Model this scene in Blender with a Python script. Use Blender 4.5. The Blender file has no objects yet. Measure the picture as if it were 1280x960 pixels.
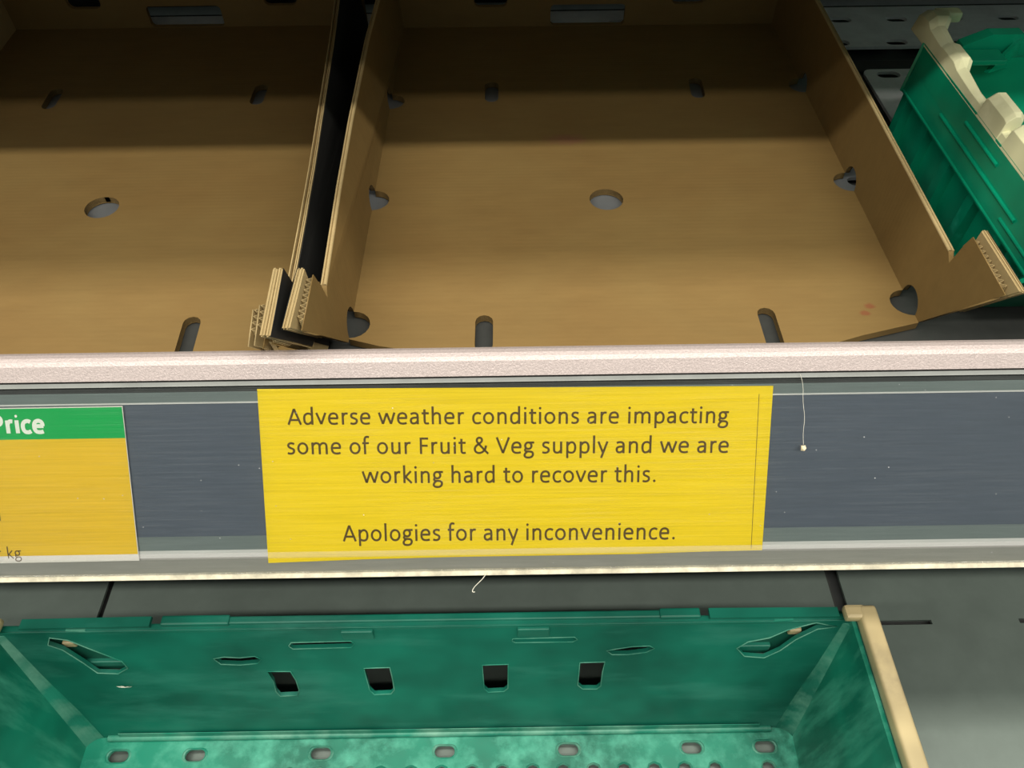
import bpy, bmesh, math, random
from mathutils import Vector, Matrix
random.seed(4)
C = bpy.context.scene.collection
SC = bpy.context.scene
PI = math.pi

# ------------------------------------------------------------------ camera
F = 962.0; PITCH = math.radians(49.8); ROLL = math.radians(-.75); YAW = math.radians(.12)
CAM = Vector((0, 0, 1.3))
fw = Vector((math.sin(YAW)*math.cos(PITCH), math.cos(YAW)*math.cos(PITCH), -math.sin(PITCH)))
r0 = Vector((math.cos(YAW), -math.sin(YAW), 0)); u0 = r0.cross(fw)
RT = r0*math.cos(ROLL) + u0*math.sin(ROLL)
UP = -r0*math.sin(ROLL) + u0*math.cos(ROLL)
cd = bpy.data.cameras.new('camera'); cam = bpy.data.objects.new('camera', cd); C.objects.link(cam)
cd.sensor_width = 36; cd.lens = F/1280*36; cd.clip_start = .01
m3 = Matrix((RT, UP, -fw)).transposed()
cam.matrix_world = Matrix.Translation(CAM) @ m3.to_4x4()
SC.camera = cam

# ------------------------------------------------------------------ light
w = bpy.data.worlds.new('store'); SC.world = w; w.use_nodes = True
w.node_tree.nodes['Background'].inputs[0].default_value = (.80, .90, .84, 1)
w.node_tree.nodes['Background'].inputs[1].default_value = .26

def tube(y, z, watts, size=.07, col=(1, .95, .84)):
    l = bpy.data.lights.new('ceiling_tube', 'AREA'); l.shape = 'RECTANGLE'; l.size = 5.0; l.size_y = size
    l.energy = watts; l.color = col
    o = bpy.data.objects.new('ceiling_tube', l); C.objects.link(o); o.location = (0.1, y, z)
    d = Vector((0.1, .35, .95)) - o.location
    o.rotation_euler = d.to_track_quat('-Z', 'X').to_euler()
    # long side must run along the aisle
    q = d.normalized(); xa = Vector((1, 0, 0)); ya = (-q).cross(xa).normalized()
    o.matrix_world = Matrix.Translation(o.location) @ Matrix((xa, ya, -q)).transposed().to_4x4()
    return o
tube(-1.25, 2.9, 23)
tube(-.74, 2.9, 74)
tube(.28, 2.9, 54, .28)
SC.view_settings.view_transform = 'Standard'; SC.view_settings.look = 'None'
SC.view_settings.gamma = 1; SC.view_settings.use_curve_mapping = False
SC.view_settings.exposure = 0.0

# ------------------------------------------------------------------ pixel helpers (measuring points on real planes)
def ray(x, y): return fw + RT*((x-640)/F) - UP*((y-480)/F)
def onz(x, y, n):
    r = ray(x, y); t = -n/r.z; return Vector((r.x*t, r.y*t))
SD = Vector((0, -.624, -.7815)); SN = Vector((0, -.7815, .624)); SP0 = Vector((0, .284, 1.3-.341))
def on_strip(x, y):
    r = ray(x, y); t = ((SP0-CAM) @ SN)/(r @ SN); P = CAM + r*t
    return P.x, (P-SP0) @ SD
def sp(u, w): v = SP0 + SD*u + SN*w; return (v.y, v.z)

# ------------------------------------------------------------------ materials
MATS = {}
def nm(name):
    m = bpy.data.materials.new(name); m.use_nodes = True; MATS[name] = m
    nt = m.node_tree; return m, nt, nt.nodes['Principled BSDF']
def N(nt, t, **k):
    n = nt.nodes.new(t)
    for a, b in k.items():
        if a in n.inputs: n.inputs[a].default_value = b
        else: setattr(n, a, b)
    return n
def coords(nt, scale=(1, 1, 1)):
    tc = nt.nodes.new('ShaderNodeTexCoord'); mp = nt.nodes.new('ShaderNodeMapping')
    mp.inputs['Scale'].default_value = scale; nt.links.new(tc.outputs['Object'], mp.inputs[0]); return mp.outputs[0]
def noise(nt, co, scale, detail=4, rough=.6):
    n = nt.nodes.new('ShaderNodeTexNoise'); n.inputs['Scale'].default_value = scale
    n.inputs['Detail'].default_value = detail; n.inputs['Roughness'].default_value = rough
    nt.links.new(co, n.inputs['Vector']); return n.outputs['Fac']
def ramp(nt, fac, stops):
    r = nt.nodes.new('ShaderNodeValToRGB'); e = r.color_ramp.elements
    while len(e) < len(stops): e.new(.5)
    for i, (p, c) in enumerate(stops):
        e[i].position = p; e[i].color = tuple(c)+(1,) if len(c) == 3 else c
    nt.links.new(fac, r.inputs[0]); return r.outputs[0]
def mix(nt, fac, a, b, mode='MIX'):
    x = nt.nodes.new('ShaderNodeMix'); x.data_type = 'RGBA'; x.blend_type = mode
    for s, v in ((0, fac), (6, a), (7, b)):
        if isinstance(v, bpy.types.NodeSocket): nt.links.new(v, x.inputs[s])
        else: x.inputs[s].default_value = v if s == 0 else (tuple(v)+(1,))
    return x.outputs[2]
def bump(nt, bs, h, strength, dist):
    b = nt.nodes.new('ShaderNodeBump'); b.inputs['Strength'].default_value = strength
    b.inputs['Distance'].default_value = dist; nt.links.new(h, b.inputs['Height'])
    nt.links.new(b.outputs[0], bs.inputs['Normal'])
def plain(name, col, rough=.5, metal=0, spec=.5):
    m, nt, b = nm(name); b.inputs['Base Color'].default_value = tuple(col)+(1,)
    b.inputs['Roughness'].default_value = rough; b.inputs['Metallic'].default_value = metal
    b.inputs['Specular IOR Level'].default_value = spec; return m

def card(name, base, stains=()):
    m, nt, b = nm(name)
    c1 = coords(nt, (3, 15, 8)); c2 = coords(nt)
    a = noise(nt, c1, 9, 5); big = noise(nt, c2, 9, 3)
    d = tuple(v*.87 for v in base); l = tuple(min(1, v*1.08) for v in base)
    col = ramp(nt, a, [(.3, d), (.7, l)])
    col = mix(nt, .5, col, ramp(nt, big, [(.35, tuple(v*f for v, f in zip(base, (.90, .82, .72)))), (.65, tuple(v*f for v, f in zip(base, (1.02, 1.04, 1.0))))]))
    for (x, y, rx, ry, sc, st) in stains:
        tc = nt.nodes.new('ShaderNodeTexCoord'); mp = nt.nodes.new('ShaderNodeMapping'); mp.vector_type = 'TEXTURE'
        mp.inputs['Location'].default_value = (x, y, .0); mp.inputs['Scale'].default_value = (rx, ry, 1)
        nt.links.new(tc.outputs['Object'], mp.inputs[0])
        ns = nt.nodes.new('ShaderNodeTexNoise'); ns.inputs['Scale'].default_value = 160
        nt.links.new(tc.outputs['Object'], ns.inputs['Vector'])
        ln = nt.nodes.new('ShaderNodeVectorMath'); ln.operation = 'LENGTH'; nt.links.new(mp.outputs[0], ln.inputs[0])
        ad = nt.nodes.new('ShaderNodeMath'); ad.operation = 'ADD'; nt.links.new(ln.outputs['Value'], ad.inputs[0]); nt.links.new(ns.outputs['Fac'], ad.inputs[1])
        f = ramp(nt, ad.outputs[0], [(.55, (st, st, st)), (1.0 if st < .5 else .85, (0, 0, 0))])
        mm = nt.nodes.new('ShaderNodeMath'); mm.operation = 'DIVIDE'; nt.links.new(ad.outputs[0], mm.inputs[0]); mm.inputs[1].default_value = 1.6
        nt.links.new(mm.outputs[0], f.node.inputs[0])
        col = mix(nt, f, col, sc)
    nt.links.new(col, b.inputs['Base Color']); b.inputs['Roughness'].default_value = .62
    b.inputs['Specular IOR Level'].default_value = .3
    cw = coords(nt, (1, 1, 1)); wv = nt.nodes.new('ShaderNodeTexWave'); wv.bands_direction = 'Y'
    wv.inputs['Scale'].default_value = 75; wv.inputs['Distortion'].default_value = .6; nt.links.new(cw, wv.inputs[0])
    bump(nt, b, wv.outputs['Fac'], .06, .0005)
    return m
card('kraft', (.202, .129, .045))
card('kraft_stained', (.202, .129, .045), [(.1625, -.1215, .0052, .0040, (.20, .062, .028), .75), (.158, -.1285, .0052, .0035, (.20, .062, .028), .75), (-.033, .087, .020, .009, (.22, .08, .06), .45)])
card('kraft_edge', (.40, .30, .15))
card('kraft_dark', (.20, .13, .055))

def plastic(name, base, worn, wl=.62, wh=.80, rough=.38, sc=(1, 1, 1), k=28):
    m, nt, b = nm(name)
    c = coords(nt, sc); a = noise(nt, c, k, 6, .62); big = noise(nt, coords(nt), 10, 3)
    v = ramp(nt, big, [(.35, tuple(x*.62 for x in base)), (.66, tuple(min(1, x*1.45) for x in base))])
    f = ramp(nt, a, [(wl, (0, 0, 0)), (wh, (1, 1, 1))])
    nt.links.new(mix(nt, f, v, worn), b.inputs['Base Color'])
    b.inputs['Roughness'].default_value = rough; b.inputs['Specular IOR Level'].default_value = .45
    bump(nt, b, a, .12, .0015); return m
plastic('green_worn', (.005, .125, .084), (.05, .25, .19), .50, .9, .42, (.6, 2, 2.2), 14)
plastic('green_scuffed', (.012, .18, .12), (.16, .36, .27), .42, .75, .5)
plastic('green_side', (.006, .165, .105), (.09, .42, .30), .44, .78, .33, (5, 5, .9), 9)
plastic('green_clean', (.001, .225, .122), (.03, .42, .28), .66, .85, .28)
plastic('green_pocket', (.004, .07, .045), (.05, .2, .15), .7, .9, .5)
plastic('cream', (.55, .54, .34), (.66, .65, .46), .5, .8, .35)
plastic('cream_soiled', (.46, .37, .20), (.22, .18, .11), .48, .72, .4, (1, 1, 1), 16)

def metal(name, base, rough, sc=(1, 1, 1), amt=.12, metallic=.0, k=40, bs=.06):
    m, nt, b = nm(name)
    c = coords(nt, sc); a = noise(nt, c, k, 5, .65)
    nt.links.new(ramp(nt, a, [(.3, tuple(v*(1-amt) for v in base)), (.7, tuple(v*(1+amt) for v in base))]), b.inputs['Base Color'])
    b.inputs['Roughness'].default_value = rough; b.inputs['Metallic'].default_value = metallic
    bump(nt, b, a, bs, .0006); return m
metal('rail_paint', (.49, .415, .405), .36, (1, 1, 1), .16, .25, 900, .5)
metal('steel_light', (.17, .18, .19), .45, (1, 1, 1), .12, .3, 30)
metal('steel_dark', (.030, .032, .032), .5, (1, 1, 1), .2, .1, 60)
metal('front_plate', (.036, .038, .036), .5, (1, 1, 1), .15, .1, 60)
metal('lower_steel', (.145, .180, .162), .36, (1, 1, 1), .10, .3, 25)
metal('wall_grey', (.22, .23, .23), .6)
metal('shelf_above_white', (.62, .63, .62), .5)
metal('floor_vinyl', (.30, .30, .29), .4)
metal('steel_rear', (.85, .88, .90), .45, (1, 1, 1), .12, .2, 30)
plain('outer_black', (.006, .006, .005), .7)
plain('black', (.004, .004, .004), .7)
metal('strip_slate', (.082, .100, .132), .42, (1.2, 30, 30), .10, 0, 30)
metal('strip_green', (.155, .19, .185), .35, (1, 30, 30), .10, 0, 30)
metal('strip_white', (.62, .62, .60), .35, (1, 30, 30), .08, 0, 30)
metal('rim_grey', (.36, .37, .36), .3)
metal('strip_grey', (.27, .265, .235), .4, (1, 20, 20), .10, 0, 25)
metal('edge_cream', (.66, .61, .47), .5, (1, 1, 1), .35, 0, 90)
def paper(name, base):
    m, nt, b = nm(name)
    c = coords(nt, (2.2, 150, 150)); a = noise(nt, c, 7, 5, .65)
    nt.links.new(ramp(nt, a, [(.28, tuple(v*.86 for v in base)), (.5, base), (.75, tuple(min(1, v*1.06+.02) for v in base))]), b.inputs['Base Color'])
    b.inputs['Roughness'].default_value = .5; b.inputs['Specular IOR Level'].default_value = .3; return m
paper('paper_yellow', (.90, .66, .0015)); paper('paper_amber', (.80, .52, .018))
plain('paper_green', (.0, .40, .085), .5, 0, .3); plain('paper_white', (.80, .77, .70), .5, 0, .3)
plain('ink', (.105, .062, .012), .6, 0, .2); plain('ink_white', (.86, .88, .80), .5, 0, .2)
plain('crumb', (.75, .62, .40), .7); plain('lint', (.75, .72, .62), .8)

# clear plastic: thin sheet, mostly see-through, glossy, with fine lengthwise scratches
def clear(name, gl=.06, scr=.10, tint=(.97, .98, .98)):
    m = bpy.data.materials.new(name); m.use_nodes = True; MATS[name] = m; nt = m.node_tree; nt.nodes.clear()
    o = nt.nodes.new('ShaderNodeOutputMaterial'); t = nt.nodes.new('ShaderNodeBsdfTransparent'); t.inputs[0].default_value = tint+(1,)
    g = nt.nodes.new('ShaderNodeBsdfGlossy'); g.inputs['Roughness'].default_value = .12
    dfu = nt.nodes.new('ShaderNodeBsdfDiffuse'); dfu.inputs[0].default_value = (.8, .82, .84, 1)
    fr = nt.nodes.new('ShaderNodeFresnel'); fr.inputs[0].default_value = 1.45
    mx = nt.nodes.new('ShaderNodeMixShader'); nt.links.new(fr.outputs[0], mx.inputs[0]); nt.links.new(t.outputs[0], mx.inputs[1]); nt.links.new(g.outputs[0], mx.inputs[2])
    c = coords(nt, (2.5, 260, 260)); a = noise(nt, c, 6, 6, .7); b2 = noise(nt, coords(nt, (1, 1, 1)), 16, 3, .6)
    f = ramp(nt, a, [(.50, (0, 0, 0)), (.78, (scr, scr, scr))]); f2 = ramp(nt, b2, [(.35, (.15, .15, .15)), (.7, (1, 1, 1))])
    mu = nt.nodes.new('ShaderNodeMath'); mu.operation = 'MULTIPLY'; nt.links.new(f, mu.inputs[0]); nt.links.new(f2, mu.inputs[1])
    vo = nt.nodes.new('ShaderNodeTexVoronoi'); vo.inputs['Scale'].default_value = 85; nt.links.new(coords(nt), vo.inputs['Vector'])
    sp_ = ramp(nt, vo.outputs['Distance'], [(.020, (.6, .6, .6)), (.034, (0, 0, 0))])
    mxx = nt.nodes.new('ShaderNodeMath'); mxx.operation = 'MAXIMUM'; nt.links.new(mu.outputs[0], mxx.inputs[0]); nt.links.new(sp_, mxx.inputs[1])
    m2 = nt.nodes.new('ShaderNodeMixShader'); nt.links.new(mxx.outputs[0], m2.inputs[0]); nt.links.new(mx.outputs[0], m2.inputs[1]); nt.links.new(dfu.outputs[0], m2.inputs[2])
    nt.links.new(m2.outputs[0], o.inputs[0]); return m
clear('clear_sheet', scr=.07)
def ridge_mat():
    m = bpy.data.materials.new('clear_ridge'); m.use_nodes = True; MATS['clear_ridge'] = m; nt = m.node_tree; nt.nodes.clear()
    o = nt.nodes.new('ShaderNodeOutputMaterial'); t = nt.nodes.new('ShaderNodeBsdfTransparent')
    d = nt.nodes.new('ShaderNodeBsdfPrincipled'); d.inputs['Base Color'].default_value = (.85, .80, .80, 1); d.inputs['Roughness'].default_value = .15
    mx = nt.nodes.new('ShaderNodeMixShader'); mx.inputs[0].default_value = .07
    nt.links.new(t.outputs[0], mx.inputs[1]); nt.links.new(d.outputs[0], mx.inputs[2]); nt.links.new(mx.outputs[0], o.inputs[0])
ridge_mat()

# ------------------------------------------------------------------ builders
ROOTM = {}
def empty(name, loc, rz, label, cat, group=None):
    o = bpy.data.objects.new(name, None); C.objects.link(o); o.empty_display_size = .05
    o.location = loc; o.rotation_euler = (0, 0, rz); o['label'] = label; o['category'] = cat
    if group: o['group'] = group
    ROOTM[o.name] = Matrix.Translation(loc) @ Matrix.Rotation(rz, 4, 'Z'); return o
def obj(name, me, mat, parent=None, local=False, kind=None, label=None, cat=None, smooth=False, group=None):
    if isinstance(me, bmesh.types.BMesh):
        bm = me; me = bpy.data.meshes.new(name); bmesh.ops.recalc_face_normals(bm, faces=bm.faces); bm.to_mesh(me); bm.free()
    me.name = name
    me.materials.clear(); me.materials.append(MATS[mat])
    if parent is not None and not local:
        r = parent
        while r.parent: r = r.parent
        if r.name in ROOTM: me.transform(ROOTM[r.name].inverted())
    o = bpy.data.objects.new(name, me); C.objects.link(o); o.parent = parent
    if smooth:
        for p in me.polygons: p.use_smooth = True
    for k, v in (('kind', kind), ('label', label), ('category', cat), ('group', group)):
        if v: o[k] = v
    if parent is None and not local and kind != 'structure': recenter(o)
    return o
def recenter(o):
    vs = [v.co for v in o.data.vertices]
    c = Vector(((min(v.x for v in vs)+max(v.x for v in vs))/2, (min(v.y for v in vs)+max(v.y for v in vs))/2, min(v.z for v in vs)))
    o.data.transform(Matrix.Translation(-c)); o.location = c
def frame(o, ax, ay):
    ax = Vector(ax).normalized(); ay = Vector(ay).normalized(); az = ax.cross(ay).normalized()
    return Matrix.Translation(o) @ Matrix((ax, ay, az)).transposed().to_4x4()
def plate(outline, holes, th, M):
    """flat sheet with real cut-outs; outline and holes are 2D; th is the thickness, centred"""
    cu = bpy.data.curves.new('sheet', 'CURVE'); cu.dimensions = '2D'; cu.fill_mode = 'BOTH'; cu.extrude = th/2
    for pts in [outline]+list(holes):
        s = cu.splines.new('POLY'); s.points.add(len(pts)-1)
        for i, p in enumerate(pts): s.points[i].co = (p[0], p[1], 0, 1)
        s.use_cyclic_u = True
    o = bpy.data.objects.new('sheet', cu); C.objects.link(o)
    dg = bpy.context.evaluated_depsgraph_get(); me = bpy.data.meshes.new_from_object(o.evaluated_get(dg))
    bpy.data.objects.remove(o); bpy.data.curves.remove(cu)
    me.transform(M); return me
def join(meshes):
    bm = bmesh.new()
    for m in meshes: bm.from_mesh(m)
    return bm
def ell(cx, cy, rx, ry, n=20, a0=0, a1=2*PI, ang=0):
    out = []
    for i in range(n):
        a = a0+(a1-a0)*i/(n if abs(a1-a0-2*PI) < 1e-6 else n-1)
        x, y = rx*math.cos(a), ry*math.sin(a)
        out.append((cx+x*math.cos(ang)-y*math.sin(ang), cy+x*math.sin(ang)+y*math.cos(ang)))
    return out
def slot(cx, cy, L, W, ang=0, n=7):
    """rounded slot, long along x before the turn"""
    pts = []; h = L/2-W/2
    for i in range(n): a = -PI/2+PI*i/(n-1); pts.append((h+W/2*math.cos(a), W/2*math.sin(a)))
    for i in range(n): a = PI/2+PI*i/(n-1); pts.append((-h+W/2*math.cos(a), W/2*math.sin(a)))
    return [(cx+x*math.cos(ang)-y*math.sin(ang), cy+x*math.sin(ang)+y*math.cos(ang)) for x, y in pts]
def rrect(x0, y0, x1, y1, r, n=4):
    pts = []
    for cx, cy, a in ((x1-r, y0+r, -PI/2), (x1-r, y1-r, 0), (x0+r, y1-r, PI/2), (x0+r, y0+r, PI)):
        for i in range(n+1): t = a+PI/2*i/n; pts.append((cx+r*math.cos(t), cy+r*math.sin(t)))
    return pts
def bx(bm, a, b, bev=0, seg=2):
    vs = [bm.verts.new((x, y, z)) for x in (a[0], b[0]) for y in (a[1], b[1]) for z in (a[2], b[2])]
    fs = [(0, 1, 3, 2), (4, 6, 7, 5), (0, 4, 5, 1), (2, 3, 7, 6), (0, 2, 6, 4), (1, 5, 7, 3)]
    f = [bm.faces.new([vs[i] for i in q]) for q in fs]
    if bev:
        es = list({e for q in f for e in q.edges}); bmesh.ops.bevel(bm, geom=es, offset=bev, segments=seg, affect='EDGES', profile=.6)
    return bm
def box(a, b, bev=0, seg=2): return bx(bmesh.new(), a, b, bev, seg)
def slab(p, th):
    """hexahedron: quad p thickened along its normal by th"""
    bm = bmesh.new(); p = [Vector(q) for q in p]; n = (p[1]-p[0]).cross(p[2]-p[0]).normalized()*th
    a = [bm.verts.new(q) for q in p]; b = [bm.verts.new(q+n) for q in p]
    bm.faces.new(a); bm.faces.new(b[::-1])
    for i in range(len(p)): j = (i+1) % len(p); bm.faces.new((a[i], a[j], b[j], b[i]))
    return bm
def extrude_x(prof, x0, x1):
    """closed (y,z) profile run along x"""
    bm = bmesh.new(); a = [bm.verts.new((x0, y, z)) for y, z in prof]; b = [bm.verts.new((x1, y, z)) for y, z in prof]
    bm.faces.new(a); bm.faces.new(b[::-1])
    for i in range(len(prof)): j = (i+1) % len(prof); bm.faces.new((a[i], a[j], b[j], b[i]))
    return bm
def tubecurve(pts, r, res=6):
    cu = bpy.data.curves.new('t', 'CURVE'); cu.dimensions = '3D'; cu.bevel_depth = r; cu.bevel_resolution = 2; cu.resolution_u = res; cu.use_fill_caps = True
    s = cu.splines.new('NURBS' if len(pts) > 3 else 'POLY'); s.points.add(len(pts)-1)
    for i, p in enumerate(pts): s.points[i].co = tuple(p)+(1,)
    if len(pts) > 3: s.use_endpoint_u = True; s.order_u = 3
    o = bpy.data.objects.new('t', cu); C.objects.link(o)
    me = bpy.data.meshes.new_from_object(o.evaluated_get(bpy.context.evaluated_depsgraph_get()))
    bpy.data.objects.remove(o); bpy.data.curves.remove(cu); return me

def Z(n): return 1.3-n

# ================================================================== SETTING
obj('floor', box((-3, -3, -.05), (3, .95, 0)), 'floor_vinyl', kind='structure')
obj('wall_back', box((-3, .90, 0), (3, .95, 2.3)), 'wall_grey', kind='structure')
bm = bmesh.new()
bx(bm, (-1.4, .868, Z(.376)), (1.4, .90, Z(.340)))
obj('trim_1', bm, 'steel_dark', kind='structure')
bm = bmesh.new()
bx(bm, (-1.4, .860, Z(.345)), (1.4, .90, Z(.342)), .001)
obj('trim_2', bm, 'steel_light', kind='structure')
# unseen shelf of the next tier up, above the frame: it shades the backs of the trays
obj('shelf_above', box((-1.4, .40, 1.200), (1.4, .90, 1.225)), 'shelf_above_white', kind='structure')

# ================================================================== UPPER SHELF with its price rail
sh = empty('shelf', (0, .60, Z(.40)), 0, 'upper grey metal shelf with pink-white front lip and clear price rail, holding the cardboard trays', 'shelf')
obj('shelf_base', box((-1.3, .305, Z(.40)), (1.3, .868, Z(.385))), 'steel_dark', sh)
obj('front_plate', box((-1.3, .300, Z(.384)), (1.3, .445, Z(.3765)), .001), 'front_plate', sh, label='dark charcoal front plate')
# perforated plates, raised, with gaps between them
def perf(x0, x1, y0, y1, rows, name='perforated_plate', mt='steel_light'):
    hs = []
    for (ry, x_ref) in rows:
        k = math.ceil((x0+.02-x_ref)/.059); x = x_ref+.059*k
        while x < x1-.016: hs.append(slot(x, ry, .0225, .0115)); x += .059
    return obj(name, plate(rrect(x0, y0, x1, y1, .008), hs, .003, Matrix.Translation((0, 0, Z(.378)))), mt, sh)
for (a, b) in ((-.86, -.262), (-.255, .338), (.345, .94)):
    perf(a, b, .45, .7115, [(.701, .3677), (.648, .348), (.59, .36), (.53, .348)], mt='steel_rear' if a > .3 else 'steel_light')
perf(-1.28, 1.28, .757, .846, [(.8165, .3548), (.7660, .3381)], mt='steel_rear')
obj('cross_bar', box((-1.28, .7150, Z(.3845)), (1.28, .737, Z(.3800)), .002), 'front_plate', sh)
for x in (-.258, .3415): obj('divider_rail', box((x-.0015, .46, Z(.3845)), (x+.0015, .71, Z(.3780))), 'black', sh)
# front lip
lip = [(-.0093, .006), (-.0180, .006), (-.0205, .0054), (-.0225, .0038), (-.0240, .0014), (-.0246, -.002), (-.0240, -.006), (-.0220, -.009), (-.0093, -.009)]
obj('front_lip', extrude_x([sp(*p) for p in lip], -1.35, 1.35), 'rail_paint', sh, label='pink-white sparkling painted front lip')
y_, z_ = sp(-.010, -.009)
obj('lip_web', extrude_x([(y_, z_+.004), (y_+.006, z_+.004), (.306, Z(.40)), (.300, Z(.40))], -1.3, 1.3), 'steel_dark', sh)
def strip(name, u0, u1, w0, w1, mat, label=None, par=None):
    return obj(name, extrude_x([sp(u0, w0), sp(u0, w1), sp(u1, w1), sp(u1, w0)], -1.34, 1.34), mat, par or sh, label=label)
strip('rail_body', -.0100, .1085, -.012, -.004, 'black')
strip('rail_rim', -.0077, -.0052, -.004, .0030, 'rim_grey', 'thin whitish plastic rim under the lip')
strip('rail_channel', -.0048, -.0012, -.004, -.0012, 'front_plate')
strip('rail_channel', -.0012, .0046, -.004, .0, 'strip_green')
strip('rail_channel', .0046, .0055, -.004, .0008, 'strip_white', 'fine pale line along the rail')
strip('rail_insert', .0055, .0870, -.004, -.0004, 'strip_slate', 'slate blue rail insert')
strip('rail_channel', .0870, .0958, -.004, -.0002, 'strip_green')
strip('rail_foot', .0958, .1005, -.004, -.0002, 'strip_white')
strip('rail_foot', .1005, .1105, -.004, -.0004, 'strip_grey', 'grey-beige foot of the rail')
strip('rail_edge', .1103, .1135, -.006, .0022, 'edge_cream', 'pale bottom edge with rusty specks')
obj('rail_bracket', extrude_x([(y_, z_-.001), sp(.1085, -.012), sp(.1085, -.016), (.300, Z(.40)), (.304, Z(.40))], -1.3, 1.3), 'steel_dark', sh)
strip('clear_cover', -.0045, .1095, .0026, .0031, 'clear_sheet', 'scratched clear plastic cover')
rd = [(.0963+.0019*(1-math.cos(a)), .0031+.0016*math.sin(a)) for a in [PI*i/8 for i in range(9)]]
obj('clear_ridge', extrude_x([sp(*p) for p in rd], -1.34, 1.34), 'clear_ridge', sh, smooth=False)

# ================================================================== PAPER on the rail
SM = Matrix((Vector((1, 0, 0)), -SD, SN)).transposed().to_4x4()
def strip_frame(x, u, w): return Matrix.Translation(SP0 + Vector((x, 0, 0)) + SD*u + SN*w) @ SM
def sheet(pts, w, th=.0003):
    """pts are (x,u) on the rail"""
    bm = bmesh.new()
    a = [bm.verts.new(strip_frame(x, u, w).translation) for x, u in pts]
    b = [bm.verts.new(strip_frame(x, u, w+th).translation) for x, u in pts]
    bm.faces.new(a); bm.faces.new(b[::-1])
    for i in range(len(pts)): j = (i+1) % len(pts); bm.faces.new((a[i], a[j], b[j], b[i]))
    return bm
def text(name, s, xl, xr, ybase_l, ybase_r, cap, mat, par, w, bold=0, spacing=1.0, anchor_right=False, squash=.9):
    """a line of print between pixels xl and xr with its baseline there; cap is the capital height in pixels"""
    cu = bpy.data.curves.new('t', 'FONT'); cu.body = s; cu.size = 1; cu.offset = bold; cu.space_character = spacing; cu.resolution_u = 5
    cu.extrude = .004
    o = bpy.data.objects.new('t', cu); C.objects.link(o)
    me = bpy.data.meshes.new_from_object(o.evaluated_get(bpy.context.evaluated_depsgraph_get()))
    cu.body = 'A'; bpy.context.view_layer.update()
    mc = bpy.data.meshes.new_from_object(o.evaluated_get(bpy.context.evaluated_depsgraph_get()))
    ch = max(v.co.y for v in mc.vertices)-min(v.co.y for v in mc.vertices)
    bpy.data.objects.remove(o); bpy.data.curves.remove(cu)
    x0 = min(v.co.x for v in me.vertices); x1 = max(v.co.x for v in me.vertices)
    X1, U1 = on_strip(xr, ybase_r)
    u_top = on_strip(xr, ybase_r-cap)[1]
    sy = (U1-u_top)/ch
    if anchor_right: sx = sy*squash; X0 = X1-(x1-x0)*sx; U0 = U1
    else: X0, U0 = on_strip(xl, ybase_l); sx = (X1-X0)/(x1-x0)
    ang = -math.atan2(U1-U0, X1-X0)
    me.transform(Matrix.Diagonal((sx, sy, .02, 1)) @ Matrix.Translation((-x0, 0, 0)))
    me.transform(strip_frame(X0, U0, w) @ Matrix.Rotation(ang, 4, 'Z'))
    return obj(name, me, mat, par)
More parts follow.
